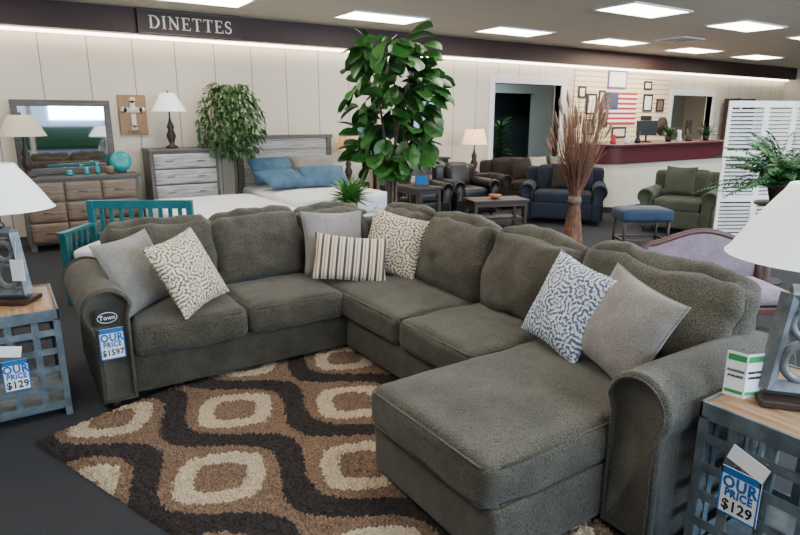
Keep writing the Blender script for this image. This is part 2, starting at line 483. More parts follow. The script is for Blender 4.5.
n.color(c); n.bump(n.noise(160,detail=3),1.0,.02); RUGM=n.mat
rw,rl=2.05,2.75
m=M()
nx,ny=300,230
rr=random.Random(2)
def rugf(a,b):
    ed=min(a,1-a,b,1-b)
    z=.036*min(1,ed*25)**.5+ (rr.random()-.5)*.024*(1 if ed>.001 else 0)
    return (a*rl+(rr.random()-.5)*.008,b*rw+(rr.random()-.5)*.008,max(z,.002))
m.grid(rugf,nx,ny,sm=True)
L=(-1.884+.835*-1.91+.55*2.82, -3.577-.55*-1.91+.835*2.82)
ang=R(54-33.4)
rug=m.obj('area_rug',RUGM,loc=(L[0],L[1],.0),rot=(0,0,ang-pi/2),label='brown shag rug with cream ogee medallions and wavy bands',cat='rug')

# ---------------------------------------------------------------- sectional sofa
S=empty('sectional_sofa','dark olive-grey chenille sectional sofa with chaise and rolled arms','sofa')
CY0,CY1=-2.24,-1.42
m=M()
m.rbox((-.225,.475,.185),(2.35,.93,.25),.025,n=8)
m.rbox((.49,-1.11,.185),(.94,2.3,.25),.025,n=8)
m.rbox((-.28,(CY0+CY1)/2,.185),(.66,CY1-CY0,.25),.025,n=8)
m.obj('base',SOFA,S)
m=M()
m.rbox((-.225,.87,.54),(2.35,.16,.56),.06,n=10)
m.rbox((.87,-.66,.54),(.16,3.2,.56),.06,n=10)
m.obj('back_frame',SOFA,S)
def seat(cx,cy,w,d,sd,h=.19):
    M().rbox((0,0,0),(w-.012,d-.012,h),.05,(.008,.008,.03),n=26,wr=.011,seed=sd).obj('seat_cushion',SOFA,S,loc=(cx,cy,.393))
    m=M()
    for zz in(.074,-.078):
        pts=[];a,b=w/2-.016,d/2-.016
        for px,py in((-a,-b),(a,-b),(a,b),(-a,b),(-a,-b)): pts.append((px,py,zz))
        q=[]
        for i in range(4):
            p0=Vector(pts[i]);p1=Vector(pts[i+1])
            q+= [p0.lerp(p1,.05),p0.lerp(p1,.5),p0.lerp(p1,.95)]
        q.append(q[0])
        m.tube(q,.006,6)
    m.obj('piping',SOFA,S,loc=(cx,cy,.395))
seat(-1.035,.285,.69,.67,1); seat(-.345,.285,.69,.67,2)
seat(.30,-.05,.66,1.34,3); seat(.30,-1.07,.66,.70,4)
seat(-.015,(CY0+CY1)/2,1.27,CY1-CY0,5)
def backc(c,size,rz,sd,tilt=0):
    T=TR((0,0,0),rx=R(-15),rz=rz)@Matrix.Rotation(R(tilt),4,'Y')
    M().rbox((0,0,0),size,.085,(.015,.075,.042),n=26,wr=.032,seed=sd,T=T).obj('back_cushion',SOFA,S,loc=c)
backc((-1.03,.70,.70),(.73,.17,.52),0,1,1)
backc((-.35,.70,.705),(.70,.17,.54),0,2,-1)
backc((.26,.70,.70),(.62,.17,.54),R(-6),3)
backc((.70,.26,.70),(.62,.17,.54),R(-84),4)
backc((.70,-.40,.705),(.73,.17,.54),R(-90),5,1)
backc((.70,-1.12,.705),(.73,.17,.54),R(-90),6,2)
backc((.72,-1.90,.715),(.92,.17,.52),R(-90),7,2)
def armprof(sgn,inner,ow=.185):
    P=[(0,.05),(0,.56)]
    cx,cz,r=.115,.60,.14
    for a in range(170,-41,-10):
        P.append((cx+r*math.cos(R(a)),cz+r*math.sin(R(a))))
    P+= [(ow,.42),(ow+.003,.05)]
    P=[(inner+sgn*x,z) for x,z in P]
    return P if sgn<0 else P[::-1]
m=M().extrude(armprof(-1,-1.38),-.03,.94,.03,seg=10); arm1=m.obj('arm',SOFA,S)
m=M().extrude(armprof(1,-CY0,.222),-.03,.92,.03,seg=10,T=Matrix(((0,1,0,0),(-1,0,0,0),(0,0,1,0),(0,0,0,1)))); m.obj('arm',SOFA,S)
def panel_path(ow):
    pts=[(.018,.07),(.018,.56)]
    for a in range(170,-41,-15): pts.append((.115+.12*math.cos(R(a)),.60+.12*math.sin(R(a))))
    return pts+[(ow-.02,.40),(ow-.018,.07)]
M().tube([(-1.38-x,-.03,z) for x,z in panel_path(.185)],.005,6).obj('piping',SOFA,S)
M().tube([(-.03,CY0-x,z) for x,z in panel_path(.222)],.005,6).obj('piping',SOFA,S)
for x,y in((-1.5,.04),(-1.5,.85),(-.52,CY0+.07),(-.52,CY1-.07),(.85,.85),(.85,-2.3),(.06,-2.36)):
    M().lathe([(.028,0),(.038,.065)],12).obj('foot',DWOOD,S,loc=(x,y,.0))

def pil(w,h,t,mat,loc,lean,rz,label,sd,name='throw_pillow',roll=0):
    T=Matrix.Rotation(rz,4,'Z')@Matrix.Rotation(R(-lean),4,'X')@Matrix.Rotation(R(roll),4,'Y')
    o=M().pillow(w,h,t,seed=sd).obj(name,mat,loc=loc,label=label,cat='pillow',group='throw pillows on the sectional')
    o.rotation_euler=T.to_euler()
    return o
pil(.47,.47,.17,GREYP,(-1.26,.34,.725),26,R(38),'plain grey linen throw pillow beside the sofa arm',1,roll=-3)
pil(.46,.48,.16,DAM1,(-1.00,.14,.73),28,R(36),'cream and taupe medallion pillow leaning on grey pillow',2,roll=-7)
pil(.48,.48,.17,GREYP,(.15,.42,.735),18,R(-8),'plain grey linen throw pillow in the sofa corner',3,roll=3)
pil(.54,.34,.15,STRIPE,(.14,.14,.665),28,R(-26),'striped cream and charcoal lumbar pillow in sofa corner',4,roll=7)
pil(.47,.47,.16,DAM1,(.49,.11,.735),20,R(-56),'cream and taupe medallion pillow in sofa corner',5,roll=10)
pil(.47,.47,.16,DAM2,(.41,-1.63,.73),24,R(-100),'blue-grey and white medallion pillow on the chaise',6,roll=7)
pil(.46,.46,.16,GREYP,(.39,-1.98,.725),24,R(-98),'plain grey linen throw pillow beside the chaise arm',7,roll=12)

# ---------------------------------------------------------------- price tags
def pricetag(loc,rz,num,w=.125,h=.175,label='white and blue hanging price card'):
    e=empty('price_tag',label,'price tag',loc,rz)
    M().bb(-w/2,w/2,-.002,.002,-h/2,h/2).obj('card',PAPER,e)
    m=M(); t=.006
    m.bb(-w/2,w/2,-.004,-.002,h/2-.026,h/2).bb(-w/2,w/2,-.004,-.002,-h/2,-h/2+t).bb(-w/2,-w/2+t,-.004,-.002,-h/2,h/2).bb(w/2-t,w/2,-.004,-.002,-h/2,h/2)
    m.obj('border',BLUEK,e)
    text('OUR',.062,BLUEK,e,(0,-.004,.036),(R(90),0,0),sx=.85,bold=.0022)
    text('PRICE',.042,BLUEK,e,(0,-.004,-.004),(R(90),0,0),sx=.82,bold=.0016)
    text('$'+num,.056 if len(num)<4 else .048,INK,e,(0,-.004,-.052),(R(90),0,0),sx=.9,bold=.001)
    return e
pricetag((-1.49,-.045,.42),0,'1597',w=.13,h=.18,label='price card pinned to the rolled sofa arm')
e=empty('hang_tag','black oval-print hang tag above a price card','tag',(-1.50,-.045,.575))
M().bb(-.06,.06,-.002,.002,-.045,.045).obj('card',INK,e)
m=M().tube([(.05*math.cos(t*pi/12),-.003,.03*math.sin(t*pi/12)) for t in range(25)],.0015,5); m.obj('oval_border',PAPER,e)
text('Town',.035,PAPER,e,(0,-.004,.0),(R(90),0,0))

# ---------------------------------------------------------------- end tables and lamps
def endtable(loc,label,W=.62,Dp=.62,H=.63):
    e=empty('end_table',label,'table',loc,group='galvanised lattice end tables')
    M().rbox((0,0,H-.012),(W-.02,Dp-.02,.024),.005,n=4).obj('table_top',TOPW,e)
    m=M(); a,b=W/2,Dp/2
    m.bb(-a,a,-b,-b+.012,H-.06,H+.004).bb(-a,a,b-.012,b,H-.06,H+.004).bb(-a,-a+.012,-b,b,H-.06,H+.004).bb(a-.012,a,-b,b,H-.06,H+.004)
    m.obj('rim',GALV,e,bevel=.002)
    for sx in(-1,1):
        for sy in(-1,1):
            M().bb(sx*a-(.035 if sx>0 else 0),sx*a+(.035 if sx<0 else 0),sy*b-(.035 if sy>0 else 0),sy*b+(.035 if sy<0 else 0),0,H-.05).obj('leg',GALV,e,bevel=.003)
    for side in range(4):
        T=Matrix.Rotation(side*pi/2,4,'Z')
        m=M()
        for i in range(1,5):
            x=-a+(2*a)*i/5
            m.box((x,-b+.008,(H-.05+.05)/2),(.034,.004,H-.11),T=T)
        for j in range(5):
            z=.075+j*(H-.16)/4.4
            m.box((0,-b+.004,z),(2*a-.04,.004,.036),T=T)
            for i in range(1,5):
                x=-a+(2*a)*i/5
                m.add([(x+.007*math.cos(q*pi/3),-b+.001,z+.007*math.sin(q*pi/3)) for q in range(6)]+[(x,-b-.004,z)],[(q,(q+1)%6,6) for q in range(6)],T=T)
        m.obj('lattice_side',GALV,e)
    M().bb(-a+.02,a-.02,-b+.02,b-.02,.04,.055).obj('lower_shelf',GALV,e)
    return e
TH=.63
et1=endtable((-2.03,.39,0),'galvanised metal lattice end table with wood top beside sofa arm')
TH2=.66
et2=endtable((.42,-2.83,0),'galvanised metal lattice end table with wood top beside the chaise',H=TH2)
def biglamp(loc,rz,label,dz=0):
    e=empty('table_lamp',label,'lamp',loc,rz,group='table lamps on the end tables')
    M().box((0,0,.0125),(.26,.17,.025)).obj('foot_plate',DWOOD,e,bevel=.005)
    m=M(); t=.035
    def bar(p,q,wd=.045): m.tube([p,q],wd/1.4,4,sm=False)
    bar((-.10,0,.045),(.10,0,.045)); bar((-.10,0,.045),(-.065,0,.40)); bar((.10,0,.045),(.065,0,.40)); bar((-.065,0,.40),(.065,0,.40))
    m.tube([(.055*math.cos(k*pi/12),0,.15+.065*math.sin(k*pi/12)) for k in range(25)],.016,8)
    m.tube([(.045*math.cos(k*pi/12),0,.29+.05*math.sin(k*pi/12)) for k in range(25)],.014,8)
    m.obj('lamp_base',STONE,e)
    M().lathe([(.02,.42),(.028,.44),(.012,.46),(.012,.60),(.006,.61),(.006,.76+dz),(.014,.77+dz),(.008,.795+dz)],12).obj('stem',BRASS,e)
    prof=[(.285,.53+dz),(.27,.545+dz),(.225,.62+dz),(.175,.69+dz),(.13,.75+dz),(.115,.775+dz)]
    prof2=[(r-.004,z) for r,z in prof[::-1]]
    M().lathe(prof+prof2+[prof[0]],40,cap=False).obj('lamp_shade',SHADEW,e)
    return e
biglamp((-1.93,.38,TH+.005),R(-33),'silver-grey open frame lamp with white bell shade on end table')
biglamp((.38,-2.71,TH2+.005),R(-50),'silver-grey open frame lamp with white bell shade, blue cast')
pricetag((-1.96,.0685,.30),0,'129',label='price card hung on galvanised end table side')
pricetag((.098,-2.70,.38),R(-90),'129',w=.135,h=.18,label='price card hung on galvanised end table lattice')
T=TR((.085,-2.72,.52),rz=R(-90),ry=R(18)); M().box((0,0,0),(.13,.003,.06),T=T).obj('paper_slip',PAPER,label='curled white paper slip on end table lattice',cat='paper')
M().box((0,0,0),(.1,.003,.06),T=TR((-1.97,.066,.44),ry=R(12))).obj('paper_slip',PAPER,label='small white paper slip tied to end table',cat='paper')
e=empty('brochure','white folded financing brochure standing on end table','brochure',(.24,-2.60,TH2+.006),R(-50))
m=M()
for sg in(-1,1):
    m.box((sg*.034,.0,.085),(.07,.002,.17),T=TR(rz=R(sg*30)))
m.obj('card',PAPER,e)
for sg in(-1,1):
    T=TR(rz=R(sg*30))
    def q(z): return T@Vector((sg*.034,-.0035,z))
    o=text('FINANCING',.0125,INK,e,q(.10),(R(90),0,R(sg*30)),sx=.8,bold=.0003)
    o=text('AVAILABLE',.0125,INK,e,q(.08),(R(90),0,R(sg*30)),sx=.8,bold=.0003)
    M().box((sg*.034,-.002,.15),(.06,.002,.022),T=T).obj('green_band',GREENK,e)
    M().box((sg*.034,-.002,.02),(.06,.002,.012),T=T).obj('green_band',GREENK,e)
M().box((0,0,.002),(.11,.15,.003)).obj('paper_tag',PAPER,loc=(.52,-2.97,TH2+.006),rot=(0,0,.4),label='white care tag lying on end table top',cat='paper')
e=empty('hang_tag','white paper tag hanging from a lamp base','tag',(-1.88,.28,.83),R(-33))
M().bb(-.035,.035,-.002,.002,-.06,.06).obj('card',PAPER,e); M().tube([(0,0,.06),(0,.02,.16)],.001,4).obj('string',PAPER,e)
e=empty('hang_tag','white paper tag hanging from a lamp base','tag',(.32,-2.77,.90),R(-50))
M().bb(-.035,.035,-.002,.002,-.06,.06).obj('card',PAPER,e); M().tube([(0,0,.06),(0,.02,.16)],.001,4).obj('string',PAPER,e)

# ---------------------------------------------------------------- plants
e=empty('fiddle_leaf_fig','tall potted fiddle leaf fig tree behind the sectional','potted plant',(1.90,2.33,0))
M().lathe([(.15,0),(.20,.30),(.215,.36),(.20,.36),(.19,.32),(.02,.32)],24).obj('pot',DWOOD,e)
m=M(); rr=random.Random(7)
for k in range(5):
    a=k*1.3; p=[Vector((.03*math.cos(a),.03*math.sin(a),.3))]
    for q in range(1,9):
        f=q/8; sp=.04+.30*max(0,f-.4)
        p.append(Vector((sp*math.cos(a+f)*1.1,sp*math.sin(a+f)*1.1,.3+2.1*f*(1-.06*k))))
    m.tube(p,[.022-.0018*i for i in range(9)],7)
m.obj('trunk',BARK,e)
m=M()
for k in range(270):
    f=rr.random()
    z=1.12+1.44*f
    prof=.68*(math.sin(pi*(.20+.70*f))**.5)
    a=rr.random()*2*pi; rad=prof*(.15+.75*rr.random()**.6)
    base=Vector((rad*.76*math.cos(a),rad*.76*math.sin(a),z))
    yaw=a-pi/2+rr.uniform(-.8,.8)
    T=TR(base,rz=yaw)@Matrix.Rotation(rr.uniform(-1.1,.6),4,'X')@Matrix.Rotation(rr.uniform(-.8,.8),4,'Y')
    L_=rr.uniform(.19,.31); m.leaf(T,L_,L_*.74,rr.uniform(.1,.5))
m.obj('foliage',LEAF,e)
e=empty('ficus_tree','small-leaved ficus tree between chest and headboard','potted plant',(.97,5.15,0))
M().lathe([(.10,0),(.13,.25),(.02,.25)],16).obj('pot',DWOOD,e)
m=M().tube([(0,0,.2),(.02,0,.8),(0,.02,1.3),(.02,0,1.9)],[.02,.018,.014,.006],7)
for k in range(10):
    a=k*2.4; m.tube([(0,0,1.0+.08*k),(.2*math.cos(a),.2*math.sin(a),1.2+.08*k)],[.008,.004],5)
m.obj('trunk',BARK,e)
m=M()
for k in range(1400):
    f=rr.random(); z=1.12+1.0*f; pr=.46*math.sin(pi*(.18+.72*f))**.6
    a=rr.random()*2*pi; rad=pr*rr.random()**.45
    T=TR((rad*math.cos(a),min(rad*math.sin(a),.30),z),rz=a-pi/2+rr.uniform(-1,1))@Matrix.Rotation(rr.uniform(-1.3,.4),4,'X')
    m.leaf(T,rr.uniform(.07,.12),.042,.3,tip=0)
m.obj('foliage',LEAF2,e)
def fern(loc,label,nfr=95,rad=.5,mat=LEAF3):
    e=empty('potted_fern',label,'potted plant',loc)
    M().lathe([(.07,0),(.11,.16),(.12,.18),(.10,.18),(.02,.15)],20).obj('pot',DWOOD,e)
    m=M()
    for k in range(nfr):
        a=rr.random()*2*pi; el=rr.uniform(.3,1.45); L_=rad*rr.uniform(.7,1.1)
        pts=[]
        for q in range(15):
            f=q/14
            h=L_*f*math.cos(el)+.30*L_*f*f; z=.15+L_*f*math.sin(el)*1.45-.62*L_*f*f
            pts.append(Vector((h*math.cos(a),h*math.sin(a),z)))
        m.tube(pts,.002,4)
        for q in range(1,14):
            for w_ in(0,.5):
                p=pts[q].lerp(pts[q+1],w_)
                ll=.085*math.sin(pi*min(.97,(q+w_)/14*.85+.12))
                for sd in(-1,1):
                    yaw=a-pi/2+sd*1.1
                    T=TR(p,rz=yaw)@Matrix.Rotation(rr.uniform(-.6,.2),4,'X')
                    m.add([(0,0,0),(.012,ll*.45,.0),(0,ll,-.01),(-.012,ll*.45,0)],[(0,1,2,3)],T=T)
    m.obj('foliage',mat,e)
    return e
e=empty('plant_stand','dark wood pedestal table carrying a fern','table',(4.6,-.64,0))
M().lathe([(.20,.80),(.21,.81),(.20,.83)],24).obj('table_top',DWOOD,e)
M().lathe([(.15,0),(.15,.02),(.04,.05),(.03,.3),(.045,.5),(.03,.7),(.05,.80)],16).obj('pedestal',DWOOD,e)
fern((4.6,-.64,.83),'full green boston fern in dark pot on pedestal',rad=.62)
e=empty('side_table','small round dark side table behind the sectional','table',(1.68,2.95,0))
M().lathe([(.20,.50),(.21,.51),(.20,.53)],24).obj('table_top',DWOOD,e)
M().lathe([(.14,0),(.14,.02),(.03,.05),(.03,.5)],16).obj('pedestal',DWOOD,e)
e=empty('succulent_plant','spiky green succulent in yellow-green pot','potted plant',(1.68,2.95,.53))
M().lathe([(.06,0),(.10,.07),(.095,.14),(.085,.14),(.02,.12)],20).obj('pot',plain('lime_ceramic',(.25,.30,.03),rough=.3),e)
m=M()
for k in range(110):
    a=k*2.4; el=.05+1.25*(k/110)
    T=TR((0,0,.13),rz=a)@Matrix.Rotation(el,4,'X'); m.leaf(T,rr.uniform(.24,.36),.055,.25,tip=0)
m.obj('foliage',SUCC,e)

e=empty('dried_reed_bundle','tall tied bundle of dried brown reeds and seed heads','decoration',(2.80,.4,0))
m=M()
for k in range(190):
    a=rr.random()*2*pi; r0=.15*rr.random()**.5; r1=.04*rr.random()**.5; r2=.36*rr.random()**.6; H_=rr.uniform(1.35,1.9)
    a2=a+rr.uniform(-.5,.5)
    c_,s_=math.cos(a),math.sin(a)
    m.tube([(r0*c_,r0*s_,0),(.09*c_,.09*s_,.5),(r1*c_+.01,r1*s_,.88),(.5*r2*math.cos(a2),.5*r2*math.sin(a2),1.2),(r2*math.cos(a2),r2*math.sin(a2),H_)],[.009,.009,.006,.004,.002],4)
m.obj('stem',DRIED,e)
m=M()
for k in range(34):
    a=rr.random()*2*pi; r2=.32*rr.random()**.5; H_=rr.uniform(1.45,1.9)
    m.tube([(r2*.8*math.cos(a),r2*.8*math.sin(a),H_-.16),(r2*.95*math.cos(a),r2*.95*math.sin(a),H_-.07),(r2*math.cos(a),r2*math.sin(a),H_)],[.004,.016,.004],6)
m.obj('seed_head',plain('pale_seed_head',(.24,.13,.08),scale=30),e,kind='stuff')
M().lathe([(.06,.83),(.066,.86),(.06,.90)],16).obj('tie',BARK,e)

# ---------------------------------------------------------------- bedroom group
def dresser(name,label,loc,W,Dp,H,rows,cols,mat,frame):
    e=empty(name,label,'dresser',loc)
    m=M(); m.bb(-W/2,W/2,-Dp/2+.02,Dp/2,.09,H-.03); m.obj('body',frame,e,bevel=.004)
    M().bb(-W/2-.02,W/2+.02,-Dp/2-.01,Dp/2,H-.035,H).obj('top',frame,e,bevel=.005)
    for sx in(-1,1):
        for sy in(-1,1): M().box((sx*(W/2-.05),sy*(Dp/2-.06),.045),(.07,.07,.09)).obj('foot',frame,e,bevel=.004)
    dw=(W-.08)/cols; dh=(H-.17)/rows
    for i in range(cols):
        for j in range(rows):
            x=-W/2+.04+dw*(i+.5); z=.11+dh*(j+.5)
            d=M().rbox((0,0,0),(dw-.02,.03,dh-.02),.006,n=4).obj('drawer',mat,e,loc=(x,-Dp/2+.01,z))
            for hx in((-.25,.25) if dw>.6 else (0,)):
                m=M().tube([(hx*dw-.05,-.016,0),(hx*dw-.045,-.035,0),(hx*dw+.045,-.035,0),(hx*dw+.05,-.016,0)],.006,6)
                m.obj('handle',BRASS,d)
    return e
dresser('dresser','rustic brown-grey wooden dresser under a framed mirror',(-1.03,5.32,0),1.36,.46,.93,3,3,RUST,GFRAME)
dresser('chest_of_drawers','tall chest with weathered grey drawers and dark frame',(.28,5.34,0),.93,.46,1.24,5,1,GREYW,GFRAME)
e=empty('framed_mirror','wide dark wood framed mirror standing on the dresser','mirror',(-1.12,5.52,.935))
m=M(); m.bb(-.57,.57,-.02,.03,0,.08).bb(-.57,.57,-.02,.03,.86,.94).bb(-.57,-.49,-.02,.03,.08,.86).bb(.49,.57,-.02,.03,.08,.86)
m.obj('frame',GFRAME,e,bevel=.006); M().bb(-.49,.49,.0,.01,.08,.86).obj('mirror_pane',MIRR,e)
e=empty('cross_plaque','tan wall plaque with an ornate grey cross','wall art',(-.24,YB-.03,1.69))
M().bb(-.18,.18,-.01,.028,-.27,.27).obj('panel',plain('tan_board',(.34,.19,.09),(.26,.145,.07)),e,bevel=.005)
m=M().bb(-.03,.03,-.03,-.011,-.17,.19).bb(-.12,.12,-.03,-.011,.035,.10)
for p in((0,.2),(0,-.18),(-.12,.067),(.12,.067)):
    m.lathe([(.042,-.01),(.042,.01)],10,T=TR((p[0],-.02,p[1]),rx=pi/2))
m.lathe([(.055,-.015),(.055,.01)],12,T=TR((0,-.022,.067),rx=pi/2))
m.obj('cross',plain('pale_cross',(.75,.72,.66),(.5,.48,.44),scale=30),e)
text('BLESSED',.05,DWOOD,e,(0,-.012,-.235),(R(90),0,0))
def lamp(loc,label,s=1,shade=SHADEW,base=DWOOD,rb=.2,rt=.09):
    e=empty('table_lamp',label,'lamp',loc)
    M().lathe([(r*s,z*s) for r,z in((.075,0),(.08,.02),(.03,.05),(.045,.10),(.065,.16),(.035,.24),(.05,.28),(.025,.34),(.012,.40),(.01,.52))],20).obj('lamp_base',base,e)
    pr=[(rb*s,.48*s),((rb*.62+rt*.38)*s,.57*s),(rt*s,.72*s)]
    M().lathe(pr+[(r-.004,z) for r,z in pr[::-1]]+[pr[0]],28,cap=False).obj('lamp_shade',shade,e)
    M().lathe([(.006,.7*s),(.012,.73*s),(.004,.76*s)],8).obj('finial',base,e)
lamp((.16,5.3,1.245),'dark turned lamp with white bell shade on chest',1.02,rb=.23)
lamp((-1.60,5.2,.935),'dark lamp with taupe tapered shade on dresser',1.04,shade=plain('taupe_shade',(.62,.56,.45),rough=.8),rb=.25,rt=.13)
e=empty('decorative_plate','turquoise ceramic plate upright on the dresser','plate',(-.52,5.30,.935),R(-10))
M().lathe([(.0,-.012),(.13,0),(.135,.008),(.06,.004)],28,T=TR((0,0,.15),rx=R(80))).obj('dish',TEALC,e)
M().box((0,.03,.015),(.12,.1,.03)).obj('stand',DWOOD,e)
for i,(x,h,r_) in enumerate(((-.95,.09,.035),(-.82,.14,.03),(-1.15,.06,.05))):
    M().lathe([(r_*.7,0),(r_,h*.4),(r_*.6,h*.8),(r_*.7,h)],16).obj('ceramic_jar',TEALC,loc=(x,5.24,.935),label='small turquoise ceramic jar on the dresser',cat='jar',group='turquoise jars on the dresser')
M().lathe([(.05,0),(.055,.09),(.045,.1)],16).obj('candle_holder',RUST,loc=(-.68,5.2,.935),label='small brown candle holder on the dresser',cat='candle holder')
e=empty('candlestick','green turned candlestick on the chest','candlestick',(.52,5.22,1.245))
M().lathe([(.04,0),(.03,.03),(.012,.06),(.03,.11),(.012,.16),(.028,.22),(.02,.26)],16).obj('stem',LEAF2,e)

e=empty('queen_bed','bed with weathered grey plank headboard and white mattress','bed',(1.96,5.6,0))
m=M()
for j in range(5):
    m.bb(-.72,.72,-.05,-.02,.55+j*.155,.695+j*.155)
m.obj('headboard_plank',GREYW,e,bevel=.004)
m=M().bb(-.80,-.71,-.07,-.01,0,1.38).bb(.71,.80,-.07,-.01,0,1.38).bb(-.82,.82,-.08,.0,1.33,1.39)
m.obj('headboard_frame',GFRAME,e,bevel=.005)
M().rbox((0,-1.1,.25),(1.55,2.0,.24),.03,n=8).obj('box_spring',WHITEF,e)
M().rbox((0,-1.1,.50),(1.56,2.02,.26),.07,(0,0,.02),n=12).obj('mattress',WHITEF,e)
m=M().bb(-.78,-.75,-2.1,-.08,.08,.16).bb(.75,.78,-2.1,-.08,.08,.16).bb(-.78,.78,-2.12,-2.09,.08,.16); m.obj('side_rail',GFRAME,e)
for k,(x,yy,z,rz,lean) in enumerate(((1.55,5.14,.88,.1,-38),(2.25,5.16,.88,-.1,-40),(1.52,4.66,.80,.25,-68),(2.14,4.62,.81,-.2,-60))):
    T=Matrix.Rotation(rz,4,'Z')@Matrix.Rotation(R(lean),4,'X')
    o=M().pillow(.72,.48,.20,seed=k+20).obj('bed_pillow',BLUEP if k!=1 else GREYP,loc=(x,yy,z),label=('slate blue' if k!=1 else 'grey')+' pillow heaped at head of bed',cat='pillow',group='pillows heaped on the bed')
    o.rotation_euler=T.to_euler()
e=empty('mattress_set','bare white mattress on box spring in front of chest','bed',(.38,4.05,0))
M().rbox((0,0,.22),(1.45,1.75,.25),.03,n=8).obj('box_spring',WHITEF,e)
M().rbox((0,0,.47),(1.47,1.78,.25),.07,(0,0,.02),n=12).obj('mattress',WHITEF,e)
for sx in(-1,1):
    for sy in(-1,1): M().box((sx*.6,sy*.75,.05),(.06,.06,.1)).obj('foot',GFRAME,e)
e=empty('nightstand','dark wood nightstand beside the bed','nightstand',(3.05,5.4,0))
M().bb(-.24,.24,-.2,.2,.0,.60).obj('body',DWOOD,e,bevel=.005)
for z in(.22,.45):
    d=M().bb(-.21,.21,-.215,-.2,z-.1,z+.1).obj('drawer',DWOOD,e,bevel=.004); M().box((0,-.225,z),(.08,.012,.012)).obj('handle',BRASS,d)
lamp((2.99,5.38,.605),'brown glowing shade lamp on nightstand',1.05,shade=emis('bronze_lit_shade',(.55,.30,.12),.35),rb=.20,rt=.14)

e=empty('teal_bench','teal painted slatted bench with white cushion','bench',(-.95,2.40,0),R(-33))
w_,d_=.95,.6
for sx in(-1,1):
    M().bb(sx*w_/2-.03,sx*w_/2+.03,d_/2-.06,d_/2,0,.88).obj('back_post',TEAL,e,bevel=.006)
    M().bb(sx*w_/2-.03,sx*w_/2+.03,-d_/2,-d_/2+.06,0,.64).obj('front_post',TEAL,e,bevel=.006)
    M().bb(sx*w_/2-.035,sx*w_/2+.035,-d_/2-.02,d_/2-.061,.64,.67).obj('arm_rest',TEAL,e,bevel=.006)
    m=M()
    for k in range(4): m.bb(sx*w_/2-.01,sx*w_/2+.01,-d_/2+.1+k*.1,-d_/2+.14+k*.1,.40,.64)
    m.obj('arm_slat',TEAL,e)
m=M().bb(-w_/2,w_/2,d_/2-.05,d_/2-.01,.80,.88).bb(-w_/2,w_/2,d_/2-.05,d_/2-.01,.5,.56)
for k in range(9): m.bb(-.40+k*.095,-.36+k*.095,d_/2-.04,d_/2-.02,.56,.80)
m.obj('backrest',TEAL,e,bevel=.003)
M().bb(-w_/2+.031,w_/2-.031,-d_/2+.01,d_/2-.06,.34,.40).obj('seat',TEAL,e,bevel=.004)
M().rbox((0,-.03,.455),(w_-.1,d_-.12,.10),.04,(0,0,.01),n=8).obj('cushion',WHITEF,e)

# ---------------------------------------------------------------- upholstered chairs
def couch(name,label,cat,loc,rz,W,mat,ncush=1,Dp=.9,H=.9):
    e=empty(name,label,cat,loc,rz)
    M().rbox((0,0,.22),(W-.1,Dp-.04,.26),.03,n=8).obj('base',mat,e)
    iw=W-.44
    for k in range(ncush):
        cw=iw/ncush; x=-iw/2+cw*(k+.5)
        M().rbox((0,0,0),(cw-.01,Dp-.28,.17),.05,(0,0,.02),n=10,wr=.006,seed=k).obj('seat_cushion',mat,e,loc=(x,-.12,.42))
        M().rbox((0,0,0),(cw-.01,.22,.46),.09,(0,.03,.02),n=10,wr=.01,seed=k,T=TR(rx=R(-12))).obj('back_cushion',mat,e,loc=(x,.24,.66))
    M().rbox((0,Dp/2-.09,.50),(W-.1,.18,H-.18),.07,n=10).obj('back_frame',mat,e)
    for sx in(-1,1):
        P=[(0,.08),(0,.52)]
        for a in range(170,-61,-20): P.append((.10+.12*math.cos(R(a)),.53+.12*math.sin(R(a))))
        P+=[(.16,.4),(.16,.08)]
        P=[(sx*(iw/2+x),z) for x,z in P]
        M().extrude(P if sx<0 else P[::-1],-Dp/2,Dp/2-.04,.03,seg=4).obj('arm',mat,e)
        for sy in(-1,1): M().lathe([(.02,0),(.03,.1)],10).obj('foot',DWOOD,e,loc=(sx*(W/2-.12),sy*(Dp/2-.09),0))
    return e
couch('loveseat','navy blue upholstered loveseat with rolled arms','sofa',(5.75,3.15,0),R(-50),1.35,NAVY,1)
couch('sofa','dark brown sofa with patterned pillows near doorway','sofa',(6.75,4.85,0),R(-8),2.0,BROWN,2)
couch('armchair','olive green upholstered armchair beside the counter','armchair',(6.55,1.55,0),R(-70),1.1,OLIVE,1,H=.92)
couch('armchair','black leather armchair near the bedroom display','armchair',(3.75,4.5,0),R(-8),.95,BLACKL,1)
couch('armchair','black leather armchair beside a dark end table','armchair',(4.76,4.5,0),R(-8),.92,BLACKL,1)
for k,(x,y,mt,l) in enumerate(((6.3,4.69,BROWN,'brown'),(6.75,4.66,DAM1,'medallion print'),(7.18,4.57,GREYP,'grey'))):
    o=M().pillow(.42,.42,.14,seed=40+k).obj('throw_pillow',mt,loc=(x,y,.73),label=l+' pillow on dark brown sofa',cat='pillow')
    o.rotation_euler=(R(-18),0,R(-10+8*k))
o=M().pillow(.42,.42,.14,seed=48).obj('throw_pillow',OLIVE,loc=(6.42,1.55,.76),label='olive pillow on green armchair',cat='pillow'); o.rotation_euler=(Matrix.Rotation(R(-70),4,'Z')@Matrix.Rotation(R(-20),4,'X')).to_euler()
o=M().pillow(.40,.40,.14,seed=49).obj('throw_pillow',BROWN,loc=(5.72,3.12,.74),label='brown pillow on navy loveseat',cat='pillow'); o.rotation_euler=(Matrix.Rotation(R(-50),4,'Z')@Matrix.Rotation(R(-20),4,'X')).to_euler()

